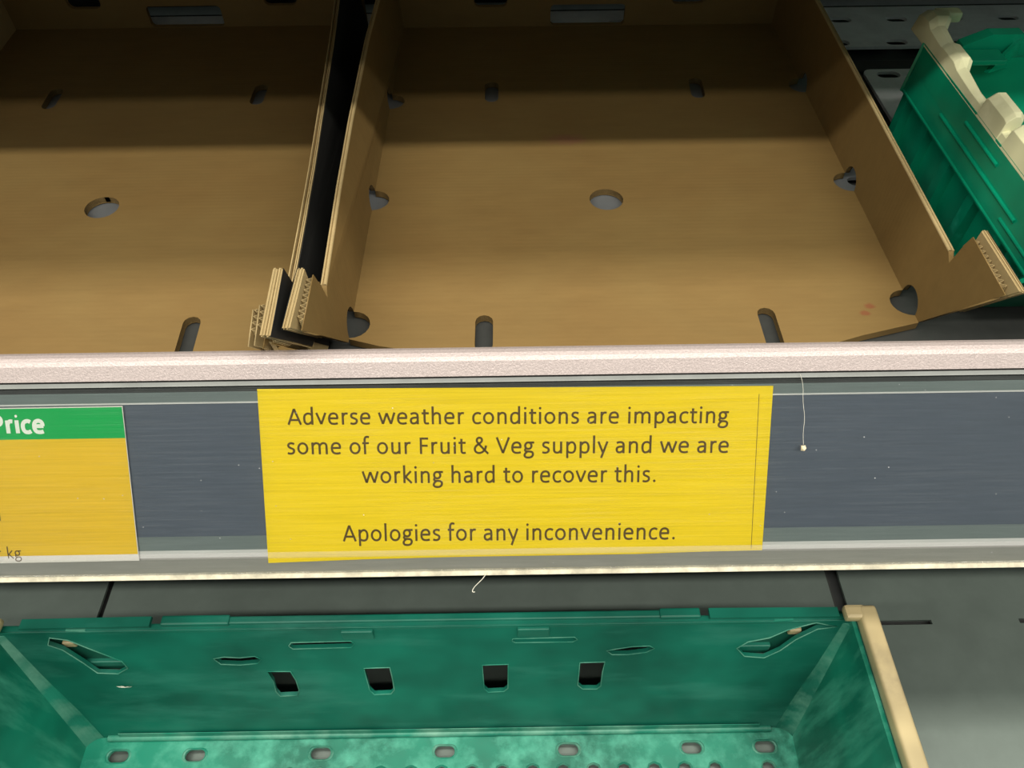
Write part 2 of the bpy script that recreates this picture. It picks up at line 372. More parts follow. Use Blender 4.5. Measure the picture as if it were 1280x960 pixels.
# --- a light humanist print face drawn as pen strokes (units of 1/1000 em): advance, strokes ('L' straight, 'S' smooth, 'O' closed smooth, 'D' dot)
def _el(cx, cy, rx, ry): return [(cx+rx*math.cos(a), cy+ry*math.sin(a)) for a in [2*PI*i/20 for i in range(20)]]
def _arch(x0, x1): return ('S', [(x0, 325), (x0+52, 390), (x0+117, 430), (x1-104, 434), (x1-44, 414), (x1-8, 360), (x1, 280), (x1, 0)])
GL = {
 ' ': (226, []), '.': (252, [('D', (126, 50, 54))]),
 'o': (527, [('O', _el(263, 233, 180, 198))]),
 'n': (525, [('L', [(118, 0), (118, 466)]), _arch(118, 404)]),
 'h': (525, [('L', [(118, 0), (118, 700)]), _arch(118, 404)]),
 'm': (799, [('L', [(118, 0), (118, 466)]), _arch(118, 400), _arch(400, 682)]),
 'u': (525, [('L', [(407, 0), (407, 466)]), ('S', [(121, 466), (121, 190), (129, 108), (165, 54), (225, 33), (292, 38), (355, 75), (407, 138)])]),
 'r': (349, [('L', [(118, 0), (118, 466)]), ('S', [(118, 310), (160, 385), (210, 424), (262, 434), (322, 424)])]),
 'i': (229, [('L', [(115, 0), (115, 466)]), ('D', (115, 612, 52))]),
 'l': (229, [('L', [(115, 0), (115, 700)])]),
 't': (335, [('S', [(140, 585), (140, 400), (140, 140), (156, 62), (205, 34), (262, 34), (312, 46)]), ('L', [(22, 430), (312, 430)])]),
 'f': (305, [('L', [(15, 430), (285, 430)]), ('S', [(118, 0), (118, 300), (118, 550), (136, 628), (182, 670), (238, 674), (300, 662)])]),
 'a': (479, [('S', [(78, 398), (135, 424), (215, 436), (290, 424), (343, 380), (357, 305), (357, 150), (357, 0)]), ('S', [(357, 262), (235, 260), (135, 238), (88, 190), (82, 125), (112, 62), (178, 34), (250, 46), (310, 85), (357, 132)])]),
 'e': (498, [('L', [(90, 247), (440, 247)]), ('S', [(410, 247), (408, 325), (370, 398), (305, 432), (245, 436), (155, 408), (98, 330), (82, 232), (98, 122), (160, 52), (260, 30), (350, 36), (424, 56)])]),
 'c': (423, [('S', [(388, 392), (335, 424), (265, 434), (172, 408), (106, 335), (84, 232), (102, 125), (160, 52), (250, 31), (325, 43), (390, 74)])]),
 's': (391, [('S', [(332, 404), (272, 428), (200, 436), (122, 412), (90, 350), (112, 290), (180, 252), (250, 222), (303, 182), (310, 118), (274, 60), (200, 32), (120, 34), (52, 56)])]),
 'd': (525, [('L', [(408, 0), (408, 700)]), ('S', [(408, 362), (350, 412), (280, 434), (182, 420), (110, 350), (88, 228), (108, 105), (170, 40), (242, 32), (322, 64), (408, 150)])]),
 'p': (525, [('L', [(118, -185), (118, 466)]), ('S', [(118, 310), (200, 400), (272, 434), (350, 424), (415, 350), (438, 238), (416, 110), (346, 42), (262, 31), (182, 50), (118, 98)])]),
 'g': (471, [('O', _el(215, 308, 128, 126)), ('L', [(255, 432), (455, 432)]), ('S', [(130, 208), (92, 168), (92, 118), (140, 90), (230, 82), (330, 72), (392, 30), (402, -40), (365, -110), (290, -148), (205, -156), (115, -140), (68, -92), (70, -30), (112, 28), (170, 70)])]),
 'v': (452, [('L', [(42, 466), (226, 22), (410, 466)])]),
 'w': (715, [('L', [(45, 466), (195, 22), (357, 440), (520, 22), (672, 466)])]),
 'y': (453, [('L', [(42, 466), (236, 30)]), ('L', [(412, 466), (165, -182)])]),
 'k': (455, [('L', [(118, 0), (118, 700)]), ('L', [(392, 466), (165, 245), (418, 0)])]),
 'A': (579, [('L', [(38, 0), (289, 618), (542, 0)]), ('L', [(115, 185), (465, 185)])]),
 'V': (567, [('L', [(36, 640), (285, 24), (532, 640)])]),
 'P': (517, [('L', [(128, 0), (128, 640)]), ('S', [(128, 596), (270, 600), (385, 560), (420, 460), (385, 350), (270, 300), (128, 298)])]),
 'F': (459, [('L', [(128, 0), (128, 640)]), ('L', [(128, 600), (425, 600)]), ('L', [(128, 322), (402, 322)])]),
 '&': (682, [('S', [(630, 0), (500, 125), (340, 290), (210, 430), (170, 520), (195, 592), (270, 626), (348, 600), (378, 535), (348, 462), (255, 390), (140, 305), (86, 205), (110, 98), (190, 40), (290, 32), (400, 72), (495, 170), (545, 320)])]),
}
def _smooth(p, closed):
    out = []; n = len(p)
    for i in range(n if closed else n-1):
        if closed: a, b, c, d = p[i-1], p[i], p[(i+1) % n], p[(i+2) % n]
        else: a, b, c, d = p[max(0, i-1)], p[i], p[i+1], p[min(n-1, i+2)]
        for k in range(4):
            t = k/4
            out.append(tuple(.5*(2*b[q]+(c[q]-a[q])*t+(2*a[q]-5*b[q]+4*c[q]-d[q])*t*t+(3*b[q]-a[q]-3*c[q]+d[q])*t*t*t) for q in (0, 1)))
    if not closed: out.append(p[-1])
    return out
def _ribbon(bm, pts, closed, hw, z):
    n = len(pts); L = []; Rr = []
    for i in range(n):
        if closed: a, b = pts[i-1], pts[(i+1) % n]; c = pts[i]
        else: a, b, c = pts[max(0, i-1)], pts[min(n-1, i+1)], pts[i]
        d1 = Vector((c[0]-a[0], c[1]-a[1])); d2 = Vector((b[0]-c[0], b[1]-c[1]))
        if d1.length < 1e-6: d1 = d2
        if d2.length < 1e-6: d2 = d1
        d1.normalize(); d2.normalize(); m = (d1+d2)
        if m.length < .1: m = d2
        m.normalize(); nn = Vector((-m.y, m.x)); k = min(1.5, 1/max(.5, nn.dot(Vector((-d1.y, d1.x)))))
        w_ = hw*(1-.10*abs(m.x))          # level strokes a little thinner
        L.append(bm.verts.new((c[0]+nn.x*w_*k, c[1]+nn.y*w_*k, z))); Rr.append(bm.verts.new((c[0]-nn.x*w_*k, c[1]-nn.y*w_*k, z)))
    for i in range(n if closed else n-1):
        j = (i+1) % n; bm.faces.new((L[i], Rr[i], Rr[j], L[j]))
def pen_text(s, xl, xr, yl, yr, em, mat, par, w, hw=46, right=False, sq=1.0):
    bm = bmesh.new(); x = 0
    for ch in s:
        adv, strokes = GL[ch]
        for q, (kind, d) in enumerate(strokes):
            z = q*.6
            if kind == 'L' and len(d) > 2:
                for e0, e1 in zip(d, d[1:]): _ribbon(bm, [(x+e0[0], e0[1]), (x+e1[0], e1[1])], False, hw, z)
            elif kind == 'D':
                vs = [bm.verts.new((x+d[0]+d[2]*math.cos(a), d[1]+d[2]*math.sin(a), z)) for a in [2*PI*i/14 for i in range(14)]]; bm.faces.new(vs)
            else:
                p = [(x+a, b) for a, b in d]
                _ribbon(bm, p if kind == 'L' else _smooth(p, kind == 'O'), kind == 'O', hw, z)
        x += adv+18
    x0 = min(v.co.x for v in bm.verts); x1 = max(v.co.x for v in bm.verts)
    X1, U1 = on_strip(xr, yr); sy = (U1-on_strip(xr, yr-em)[1])/1000
    if right: sx = sy*sq; X0, U0 = X1-(x1-x0)*sx, U1
    else: X0, U0 = on_strip(xl, yl); sx = (X1-X0)/(x1-x0)
    bm.transform(Matrix.Diagonal((sx, sy, .000002, 1)) @ Matrix.Translation((-x0, 0, 0)))
    bm.transform(strip_frame(X0, U0, w) @ Matrix.Rotation(-math.atan2(U1-U0, X1-X0), 4, 'Z'))
    me = bpy.data.meshes.new('t'); bm.to_mesh(me); bm.free()
    return obj('text_line', me, mat, par)
cN = strip_frame(.002, .103, .0006).translation
nt_ = empty('notice', cN, 0, 'large bright yellow paper notice about adverse weather in the middle of the price rail', 'sign')
cor = [on_strip(*p) for p in ((322, 486), (966, 482), (952, 687), (336, 703))]
def lerp(a, b, t): return tuple(p+(q-p)*t for p, q in zip(a, b))
low = [lerp(cor[2], cor[3], t) for t in (.12, .25, .4, .6, .8)]
low = [(x, u+d) for (x, u), d in zip(low, (-.0001, .0003, -.0001, -.0008, -.0008))]
obj('paper_sheet', sheet(cor[:3]+low+[cor[3]], .0006), 'paper_yellow', nt_)
TW = .00096
pen_text('Adverse weather conditions are impacting', 360, 910, 530.5, 528.5, 32, 'ink', nt_, TW)
pen_text('some of our Fruit & Veg supply and we are', 360, 910, 567.5, 565.5, 32, 'ink', nt_, TW)
pen_text('working hard to recover this.', 453, 819, 603.5, 602, 32, 'ink', nt_, TW)
pen_text('Apologies for any inconvenience.', 429, 843, 676, 673.5, 32, 'ink', nt_, TW)
a = on_strip(948, 492); b = on_strip(938, 685)
obj('margin_line', sheet([a, (a[0]+.0003, a[1]), (b[0]+.0003, b[1]), b], TW-.00004, .00006), 'ink', nt_, label='thin printed line near the right edge')

pl = empty('price_label', strip_frame(-.30, .101, .0006).translation, 0, 'yellow price label with green header band cut off by the left edge of the photo', 'label')
tr = on_strip(154, 507); br = on_strip(175, 700); gr = on_strip(158.5, 547); wr = on_strip(174.3, 694)
LX = -.40
obj('paper_sheet', sheet([(LX, tr[1]+.0004), tr, br, (LX, br[1]+.0008)], .0006), 'paper_white', pl)
obj('label_face', sheet([(LX, gr[1]), (gr[0]-.0004, gr[1]), (wr[0]-.0004, wr[1]-.0012), (LX, wr[1]-.0008)], .0009, .00012), 'paper_amber', pl, label='amber yellow lower field')
obj('header_band', sheet([(LX, tr[1]+.0010), (tr[0]-.0005, tr[1]+.0006), (gr[0]-.0004, gr[1]), (LX, gr[1])], .0009, .00014), 'paper_green', pl, label='green header band')
pen_text('Price', 0, 58.5, 0, 540.5, 35, 'ink_white', pl, .00115, hw=78, right=True, sq=.90)
pen_text('per kg', 0, 29, 0, 697, 21.5, 'ink', pl, .0011, hw=36, right=True, sq=.90)
pen_text('n', 0, 2.5, 0, 650, 34, 'ink', pl, .0011, hw=50, right=True)

# crumb and lint
v = strip_frame(*on_strip(1001, 558), .0036).translation
bm = bmesh.new(); bmesh.ops.create_icosphere(bm, subdivisions=2, radius=.0019)
for q in bm.verts: q.co *= random.uniform(.6, 1.25); q.co.x *= .8
bm.transform(Matrix.Translation(v))
obj('crumb', bm, 'crumb', label='small pale crumb stuck to the clear rail cover right of the notice', cat='crumb')
pts = [strip_frame(*on_strip(*p), .0042).translation for p in ((997, 466), (1001, 478), (1000, 500), (1003, 520), (1000, 540), (1001, 553))]
obj('lint_thread', tubecurve(pts, .00010), 'lint', label='thin pale thread running down the rail above the crumb', cat='thread')
pts = [strip_frame(*on_strip(*p), wv).translation for p, wv in (((610, 711), .0026), ((606, 718), .0034), ((597, 727), .003), ((592, 733), .002), ((590, 738), .003), ((594, 737), .003))]
obj('lint_thread', tubecurve(pts, .00022), 'lint', label='curled pale thread hanging from the bottom edge of the rail below the notice', cat='thread')

# ================================================================== CARDBOARD TRAYS
def flute(p0, p1, hdir, height, amp, period, th=.0004):
    """wavy corrugated core: a zigzag ribbon from p0 to p1, standing along hdir"""
    p0, p1, hd = Vector(p0), Vector(p1), Vector(hdir).normalized()
    L = (p1-p0).length; d = (p1-p0)/L; s = d.cross(hd).normalized()
    n = max(4, int(L/period*6)); bm = bmesh.new(); prev = None
    for i in range(n+1):
        x = L*i/n; o = math.sin(2*PI*x/period)*amp; wob = .0
        row = []
        for sgn in (-1, 1):
            c = p0+d*x+s*(o+sgn*th/2)
            row += [bm.verts.new(c), bm.verts.new(c+hd*height)]
        if prev:
            a0, a1, b0, b1 = prev; c0, c1, e0, e1 = row
            bm.faces.new((a0, c0, c1, a1)); bm.faces.new((b0, b1, e1, e0)); bm.faces.new((a1, c1, e1, b1)); bm.faces.new((a0, b0, e0, c0))
        prev = row
    return bm
HH = .052
def tray(loc, rz, label, W, mats, front_l, front_r, lean_l, lean_r, front_edge, layered, YB=.297, shear=0):
    """open cardboard tray. local x across (0 = middle), y to the back (y 0 = .50 m from the lens), z up from the shelf"""
    t = empty('cardboard_tray', loc, rz, label, 'tray', 'cardboard trays on the upper shelf')
    hw = W/2; T = .0055; z0 = .0065
    # ---- base panel with half holes in its long edges, round hole and slots
    def edge(side):
        pts = []
        for yc in ((-.1335, .0040, .152) if side < 0 else (-.1185, .0210, .172)):
            ph = [(side*(hw-.0125*math.sin(a)), yc-.0125*math.cos(a)) for a in [PI*i/10 for i in range(11)]]
            pts += ph
        return pts
    L = edge(-1); R = edge(1)
    out = [(x, y) for x, y in front_edge]           # left to right along the front
    out = out + R + [(hw, YB), (-hw, YB)] + L[::-1]
    holes = [ell(-.0067, .0018, .0133, .0136, 22),
             slot(-.0985, .1675, .036, .0125, PI/2), slot(.0920, .1700, .036, .0125, PI/2-.05),
             slot(-.1010, -.1430, .034, .0120, PI/2), slot(.0905, -.1420, .040, .0120, PI/2)]
    obj('base_panel', plate(out, holes, T, Matrix.Translation((0, 0, z0-T/2))), mats[0], t, local=True)
    # torn rims of the holes: pale inner paper edge
    for h in holes:
        rim = bmesh.new(); n = len(h)
        for i in range(n):
            a, b = h[i], h[(i+1) % n]
            rim.faces.new([rim.verts.new(c) for c in ((a[0], a[1], z0-.0049), (b[0], b[1], z0-.0049), (b[0], b[1], z0-.0003), (a[0], a[1], z0-.0003))])
        bmesh.ops.remove_doubles(rim, verts=rim.verts, dist=1e-6)
        obj('hole_rim', rim, 'kraft_edge', t, local=True)
    # ---- side panels
    for side, fr, lean in ((-1, front_l, lean_l), (1, front_r, lean_r)):
        fb, ft, pb, nb = fr['fb'], fr['ft'], fr['pb'], fr['nb']
        prof = [(fb, 0), (ft, .078), (pb-.003, .0805), (pb, .078), (nb, fr.get('nh', .050)), (nb+.006, .0545), (.10, .0600), (YB, .069)]
        bot = [(YB, 0)]
        for yc in ((.172, .0210, -.1185) if side > 0 else (.152, .0040, -.1335)):
            bot += [(yc+.0125*math.cos(a), .0118*math.sin(a)) for a in [PI*i/10 for i in range(11)]]
        outl = prof+bot
        top = Vector((0, 0, 1))
        def lean_at(y):
            y0_ = nb-.02
            for (a0, l0), (a1, l1) in zip(lean, lean[1:]):
                if y <= a1: return l0+(l1-l0)*max(0, min(1, (y-a0)/(a1-a0)))
            return lean[-1][1]
        def Wp(me):
            vs = me.vertices if isinstance(me, bpy.types.Mesh) else me.verts
            for v in vs: v.co.x += side*lean_at(v.co.y)*(v.co.z-z0)/.07
            return me
        ay = top; ax = Vector((0, 1, 0)); nz = ax.cross(ay).normalized()
        outward = nz if nz.x*side > 0 else -nz
        th = .0032
        ph = .0665 if not layered else .062                                   # solid height of the panel where its open corrugation shows
        post_o = .0048
        prof = [(fb, 0), (fb+(ft-fb)*ph/.078, ph), (nb-.004, ph), (nb, .050), (nb+.006, .0545)]+[(nb+.006+(YB-nb-.006)*k/8, .0545+.0145*k/8) for k in range(1, 9)]
        outl = prof+bot
        if layered:
            ms = []
            for off in (.0003, .0040):
                M = frame(Vector((side*hw, 0, z0))+outward*off, ax, ay); ms.append(Wp(plate(outl, [], .0006, M)))
            sp_ = obj('side_panel', join(ms), 'kraft_edge', t, local=True)
            M = frame(Vector((side*hw, 0, z0))+outward*.0016, ax, ay)
            mid = [(y, max(0, h-.0022) if h > .02 else h) for y, h in outl]
            obj('corrugated_core', Wp(plate(mid, [], .0016, M)), 'kraft', sp_, local=True)
            M = frame(Vector((side*hw, 0, z0))+outward*.0026, ax, ay)
            obj('middle_liner', Wp(plate([(y, max(0, h-.0006) if h > .02 else h) for y, h in outl], [], .0005, M)), 'kraft_edge', sp_, local=True)
        else:
            M = frame(Vector((side*hw, 0, z0))+outward*(th/2), ax, ay)
            sp_ = obj('side_panel', Wp(plate(outl, [], th, M)), mats[1], t, local=True)
            pts_ = [Vector((side*hw, y, z0+h))+outward*.0010 for y, h in prof[4:]]
            obj('folded_edge', Wp(tubecurve(pts_, .0012)), 'kraft_edge', sp_, local=True, smooth=True)
            o2 = outward*.0022
            obj('folded_edge', Wp(tubecurve([p+o2 for p in pts_], .0007)), 'kraft_edge', sp_, local=True, smooth=True)
        def P(y, h, o): return Vector((side*hw, y, z0))+ay*h+outward*o
        def yf(h): return fb+(ft-fb)*h/.078
        # outer fold of the corner post, standing above the panel
        def post(o0, o1, h0, h1, back, name, mat):
            bm = bmesh.new()
            vs = [bm.verts.new(P(y, h, o)) for o in (o0, o1) for (y, h) in ((yf(h0), h0), (back+.004, h0), (back, h1), (yf(h1), h1))]
            for q in ((0, 1, 2, 3), (7, 6, 5, 4), (0, 4, 5, 1), (1, 5, 6, 2), (2, 6, 7, 3), (3, 7, 4, 0)): bm.faces.new([vs[i] for i in q])
            bmesh.ops.bevel(bm, geom=[e for e in bm.edges], offset=.0010, segments=3, affect='EDGES')
            Wp(bm); return obj(name, bm, mat, t, local=True)
        post(post_o, post_o+.0026, .030, .0800, pb, 'corner_post', 'kraft_edge')
        # near-black sheet over the outside of the board
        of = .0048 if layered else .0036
        obj('outer_face', Wp(plate([(y+(.007 if i < 2 else 0), h-.0006 if h > .02 else h+(.001 if i == 0 else 0)) for i, (y, h) in enumerate(outl)], [], .0003, frame(Vector((side*hw, 0, z0))+outward*of, ax, ay))), 'outer_black', sp_, local=True, label='near-black outer face')
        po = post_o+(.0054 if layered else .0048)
        obj('outer_face', Wp(plate([(yf(.033)+.0015, .033), (yf(.0780)+.0002, .0780), (pb+.0005, .0783), (pb+.005, .028)], [], .0003, frame(P(0, 0, po), ax, ay))), 'outer_black', sp_, local=True)
        post(post_o+.0024, post_o+(.0052 if layered else .0046), .030, .0790, pb+.001, 'corner_post', 'kraft_edge')
        # inner liner of the post and the open zigzag corrugation between
        fl = obj('corner_liner', Wp(plate([(yf(ph-.0001), ph-.0001), (yf(.0745), .0745 if not layered else .066), (pb-(.003 if not layered else .014), .0765 if not layered else .0665), (pb+.001, ph-.0001)], [], .0006, frame(P(0, 0, .0003), ax, ay))), mats[1], t, local=True)
        obj('flute', Wp(flute(P(yf(ph)+.001, ph-.001, .0026), P(pb-(.003 if not layered else .014), ph-.001, .0026), ay, (.0090 if not layered else .0045), .0017, .0042, .0005)), 'kraft_edge', fl, local=True)
        if layered and side > 0:
            for o_, hl_ in ((-.0068, .0625), (-.0122, .0590)):
                fl = obj('corner_liner', Wp(plate([(yf(.046)+.001, .040), (yf(hl_)-.003, hl_), (pb-.016, hl_+.003), (pb-.004, .038)], [], .0006, frame(P(0, 0, o_), ax, ay))), 'kraft_edge', t, local=True)
                obj('flute', Wp(flute(P(yf(.056)+.003, .044, o_+.0027), P(pb-.015, .045, o_+.0027), ay, hl_-.0425, .0021, .0048, .0005)), 'kraft_edge', fl, local=True)
    # ---- back panel with hand holes
    ms = plate([(-hw-.004, 0), (hw+.004, 0), (hw+.004, .086), (-hw-.004, .086)],
               [rrect(-.0390, .0012, .0370, .0222, .004), rrect(-.117, .0205, -.083, .050, .006), rrect(.083, .0215, .117, .050, .006)],
               T, frame((0, YB+T/2, z0-.0005), (1, 0, 0), (0, 0, 1)))
    obj('back_panel', ms, mats[1], t, local=True)
    if shear:          # this tray has been pushed out of square
        for o in t.children_recursive:
            for v in o.data.vertices: v.co.x += shear*v.co.y
    return t
def lerp3(a, b, t): return a+(b-a)*t
# front edges (x, y) local
feC = [(-.1905, -.1470), (-.170, -.1535), (-.140, -.1600), (-.08, -.176), (0, -.180), (.07, -.172), (.120, -.1590), (.150, -.1490), (.1905, -.1380)]
tray((.084, .5, Z(.3765)), math.radians(-.2), 'open brown cardboard tray in the centre, beside the bright green crate with toothed cream arm', .381,
     ('kraft_stained', 'kraft'), dict(fb=-.150, ft=-.214, pb=-.166, nb=-.160), dict(fb=-.1375, ft=-.1930, pb=-.1400, nb=-.1355), [(-.16, .0040), (-.12, .0055), (-.06, .0078), (.02, .0095), (.14, .0095), (.25, .0055)], [(-.2, 0), (.3, 0)], feC, False)
loc = Vector((-.3120, .499, 0))
feL = [(-.1810, -.170), (-.10, -.180), (0, -.182), (.10, -.180), (.1810, -.176)]
tray((loc.x-.001, loc.y, Z(.3765)), 0, 'open brown cardboard tray cut off by the left edge, with layered torn right rim', .362,
     ('kraft', 'kraft'), dict(fb=-.150, ft=-.214, pb=-.166, nb=-.160), dict(fb=-.159, ft=-.2175, pb=-.1640, nb=-.158), [(-.2, 0), (.3, 0)], [(-.16, -.014), (-.06, -.011), (.15, -.010), (.25, -.0115)], feL, True, YB=.307, shear=-.0524)

# ================================================================== GREEN CRATE, upper right
cr = empty('plastic_crate', (.50, .43, Z(.3765)), 0, 'bright green plastic crate with toothed cream bale arm on the upper shelf, far right', 'crate', 'green plastic crates')
x0, x1, y0, y1 = .3005, .70, .307, .556; zb = Z(.3765)
obj('base_panel', box((x0+.014, y0+.075, zb), (x1-.012, y1-.01, zb+.006), .001), 'green_clean', cr)
wt = .003; zt = Z(.269)
sw = obj('side_wall', slab([(x0+.0165, y0+.075, zb+.004), (x0+.0165, y1-.014, zb+.004), (x0+.0095, y1-.010, zt), (x0+.0095, y0+.010, zt)], -wt), 'green_clean', cr)
for y in [y0+.060+.042*i for i in range(5)]:
    obj('rib', slab([(x0+.0020, y, zt-.03), (x0+.0140, y, zt-.03), (x0+.0170, y+.010, zb+.003), (x0+.0060, y+.010, zb+.003)], .009), 'green_clean', sw)
obj('rib', box((x0+.009, y0+.060, zb+.018), (x0+.0145, y1-.016, zb+.021), .0008), 'green_clean', sw)
obj('side_wall', box((x1-.013, y0+.01, zb+.004), (x1-.010, y1-.01, zt)), 'green_clean', cr)
bw_ = obj('back_wall', slab([(x0+.012, y1-.013, zb+.004), (x1-.012, y1-.013, zb+.004), (x1-.012, y1-.008, zt-.012), (x0+.012, y1-.008, zt-.012)], wt), 'green_clean', cr)
obj('front_wall', slab([(x0+.0165, y0+.075, zb+.004), (x1-.012, y0+.075, zb+.004), (x1-.012, y0+.012, zt-.012), (x0+.012, y0+.012, zt-.012)], .003), 'green_clean', cr)
# flange: tall outer skirt with long mouldings, wrapped round the corner
sk = bmesh.new()
prof = [(.000, zt-.037), (.0016, zt-.037), (.0030, zt), (.0100, zt+.001), (.0100, zt-.003), (.0045, zt-.003)]
a = [sk.verts.new((x0+px*.9, y0, z)) for px, z in prof]; b = [sk.verts.new((x0+px*.9, y1-.012, z)) for px, z in prof]
sk.faces.new(a); sk.faces.new(b[::-1])
for i in range(len(prof)): j = (i+1) % len(prof); sk.faces.new((a[i], a[j], b[j], b[i]))
skirt = obj('rim_skirt', sk, 'green_clean', cr)
# chamfered back corner of the skirt
obj('corner_skirt', slab([(x0, y1-.012, zt-.037), (x0+.014, y1, zt-.037), (x0+.017, y1-.001, zt-.010), (x0+.003, y1-.012, zt)], -.002), 'green_clean', cr)
for zz, ya, yb in ((zt-.0355, y0, y1-.012), (zt-.022, y0+.06, y1-.07), (zt-.010, y0+.10, y1-.10), (zt-.0165, y0+.0, y0+.05), (zt-.029, y0, y0+.072)):
    xx = x0+.0006+(zz-(zt-.037))*.06
    obj('moulding', tubecurve([(xx, ya, zz), (xx, yb, zz)], .0013), 'green_clean', skirt, smooth=True)
# back rim with a raised wing beside the corner
bm = bmesh.new(); prof2 = [(x0+.014, zt-.018), (x0+.030, zt-.018), (x0+.034, zt-.004), (x0+.052, zt+.004), (x0+.075, zt+.004), (x0+.085, zt-.004), (x0+.150, zt-.006), (x1-.02, zt-.006), (x1-.02, zt-.024), (x0+.014, zt-.024)]
v1 = [bm.verts.new((x, y1-.008, z)) for x, z in prof2]; v2 = [bm.verts.new((x, y1+.002, z)) for x, z in prof2]
bm.faces.new(v1); bm.faces.new(v2[::-1])
for i in range(len(prof2)): j = (i+1) % len(prof2); bm.faces.new((v1[i], v1[j], v2[j], v2[i]))
obj('back_rim', bm, 'green_clean', cr)
obj('web', slab([(x0+.052, y1-.022, zt-.018), (x0+.075, y1-.008, zt+.002), (x0+.078, y1-.008, zt-.020)], .003), 'green_clean', cr)
obj('saddle', box((x0+.012, y1-.026, zt-.010), (x0+.060, y1-.009, zt-.006), .001), 'green_clean', cr)
# cream bale arm: a bar on the rim whose top steps up and down in teeth
def arm(par, pts, xa, xb, mat, z, bev=.0022):
    """pts: (y, h_low, h_high, xin) stations along the arm"""
    bm = bmesh.new(); rows = []
    for (y, hl, hh, xi) in pts:
        rows.append([bm.verts.new(c) for c in ((xa, y, z+hl), (xa+.0015, y, z+hh*.72), (xa+.006, y, z+hh), (xb+xi-.003, y, z+hh), (xb+xi, y, z+hh-.003), (xb+xi, y, z+hl))])
    for r, q in zip(rows, rows[1:]):
        for i in range(6): j = (i+1) % 6; bm.faces.new((r[i], r[j], q[j], q[i]))
    bm.faces.new(rows[0]); bm.faces.new(rows[-1][::-1])
    bmesh.ops.recalc_face_normals(bm, faces=bm.faces)
    o = obj('bale_arm', bm, mat, par, smooth=True); return o
st = []
def stn(y, hh, xi=0): st.append((y, -.002, hh, xi))
stn(.571, .004, .000); stn(.569, .013, .006); stn(.561, .016, .010); stn(.553, .016, .007); stn(.546, .012, .003); stn(.525, .010, .002)
stn(.520, .011, .004); stn(.502, .011, .004); stn(.494, .008, .000); stn(.470, .006, -.001); stn(.4505, .006, -.002)
stn(.4500, .014, .001); stn(.4480, .0155, .003); stn(.4250, .0155, .003); stn(.4210, .0145, .001); stn(.4205, .006, -.002); stn(.4135, .006, -.002)
stn(.4130, .014, .001); stn(.4110, .0155, .003); stn(.3820, .0155, .003); stn(.3785, .0145, .001); stn(.3780, .006, -.002); stn(.3715, .006, -.002)
stn(.3710, .014, .001); stn(.3690, .0155, .003); stn(.3400, .0155, .003); stn(.3360, .006, 0); stn(.300, .006, 0)
ba = arm(cr, st, x0+.0025, x0+.0130, 'cream', zt)
for p in ba.data.polygons: p.use_smooth = False
md = ba.modifiers.new('bevel', 'BEVEL'); md.width = .0010; md.segments = 2; md.limit_method = 'ANGLE'; md.angle_limit = .6
ba['label'] = 'cream toothed bale arm'
obj('arm_hook', box((x0+.012, .558, zt+.008), (x0+.030, .568, zt+.0155), .002), 'cream', ba)
obj('arm_mark', tubecurve([(x0+.008, .400, zt+.0160), (x0+.011, .401, zt+.0160), (x0+.0115, .398, zt+.0160), (x0+.0095, .396, zt+.0160)], .0004), 'black', ba, label='small black mark')

# ================================================================== LOWER SHELF
ls = empty('shelf', (0, .3, Z(.70)), 0, 'lower grey satin steel shelf under the price rail, carrying the large scuffed crate', 'shelf')
obj('shelf_base', box((-1.3, -.26, Z(.70)), (1.3, .868, Z(.684))), 'steel_dark', ls)
def lp(xa, xb, holes=()):
    return obj('shelf_plate', plate([(xa, -.25), (xb, -.25), (xb, .86), (xa, .86)], holes, .003, Matrix.Translation((0, 0, Z(.6775)))), 'lower_steel', ls)
def thin(xa, xb, y, h=.0042): return [(xa, y-h/2), (xb, y-h/2), (xb, y+h/2), (xa, y+h/2)]
lp(-1.28, -.3842, [thin(-.62, -.57, .2812)]); lp(-.3790, .2950, []); lp(.3070, 1.28, [thin(.3317, .3787, .2812), thin(.4580, .505, .2812), thin(.584, .631, .2812)])
obj('joint_strip', box((.2900, -.25, Z(.6835)), (.2985, .86, Z(.6795))), 'front_plate', ls)

# ================================================================== LOWER CRATE
lc = empty('plastic_crate', (-.0625, .01, Z(.676)), 0, 'large scuffed teal-green plastic crate on the lower shelf below the notice', 'crate', 'green plastic crates')
XC = -.0625; fw2 = .2905; rw = .2965; zf = Z(.667); zr = Z(.510); yfB = .190; yrB = .2145; yfF = -.165; yrF = -.185
fh = []
for x in (-.322, -.260, -.1583, -.058, .042, .142, .2013):
    for y in (.1755,): fh.append(slot(x, y, .0165, .0088))
y = .1600
while y > -.14:
    for i in range(15): fh.append(slot(-.1815+.0243*i, y, .0100, .0088, 0, 5))
    for x in (-.300, -.250, .2010): fh.append(slot(x, y, .0100, .0088, 0, 5))
    y -= .0245
fl = obj('base_panel', plate([(XC-fw2, yfF), (XC+fw2, yfF), (XC+fw2, yfB), (XC-fw2, yfB)], fh, .003, Matrix.Translation((0, 0, zf-.0015))), 'green_side', lc)
for h in fh[:7]+[q for q in fh[7:] if q[0][1] > .10]:
    rims = bmesh.new(); n = len(h); cxm = sum(p[0] for p in h)/n; cym = sum(p[1] for p in h)/n
    def o(p, k, z): return rims.verts.new((cxm+(p[0]-cxm)*k, cym+(p[1]-cym)*k, z))
    R3 = [[o(p, k, z) for p in h] for k, z in ((1.0, zf+.0001), (1.14, zf+.0008), (1.28, zf+.0001))]
    for i in range(n):
        j = (i+1) % n
        rims.faces.new((R3[0][i], R3[0][j], R3[1][j], R3[1][i])); rims.faces.new((R3[1][i], R3[1][j], R3[2][j], R3[2][i]))
    obj('hole_rim', rims, 'green_scuffed', fl)
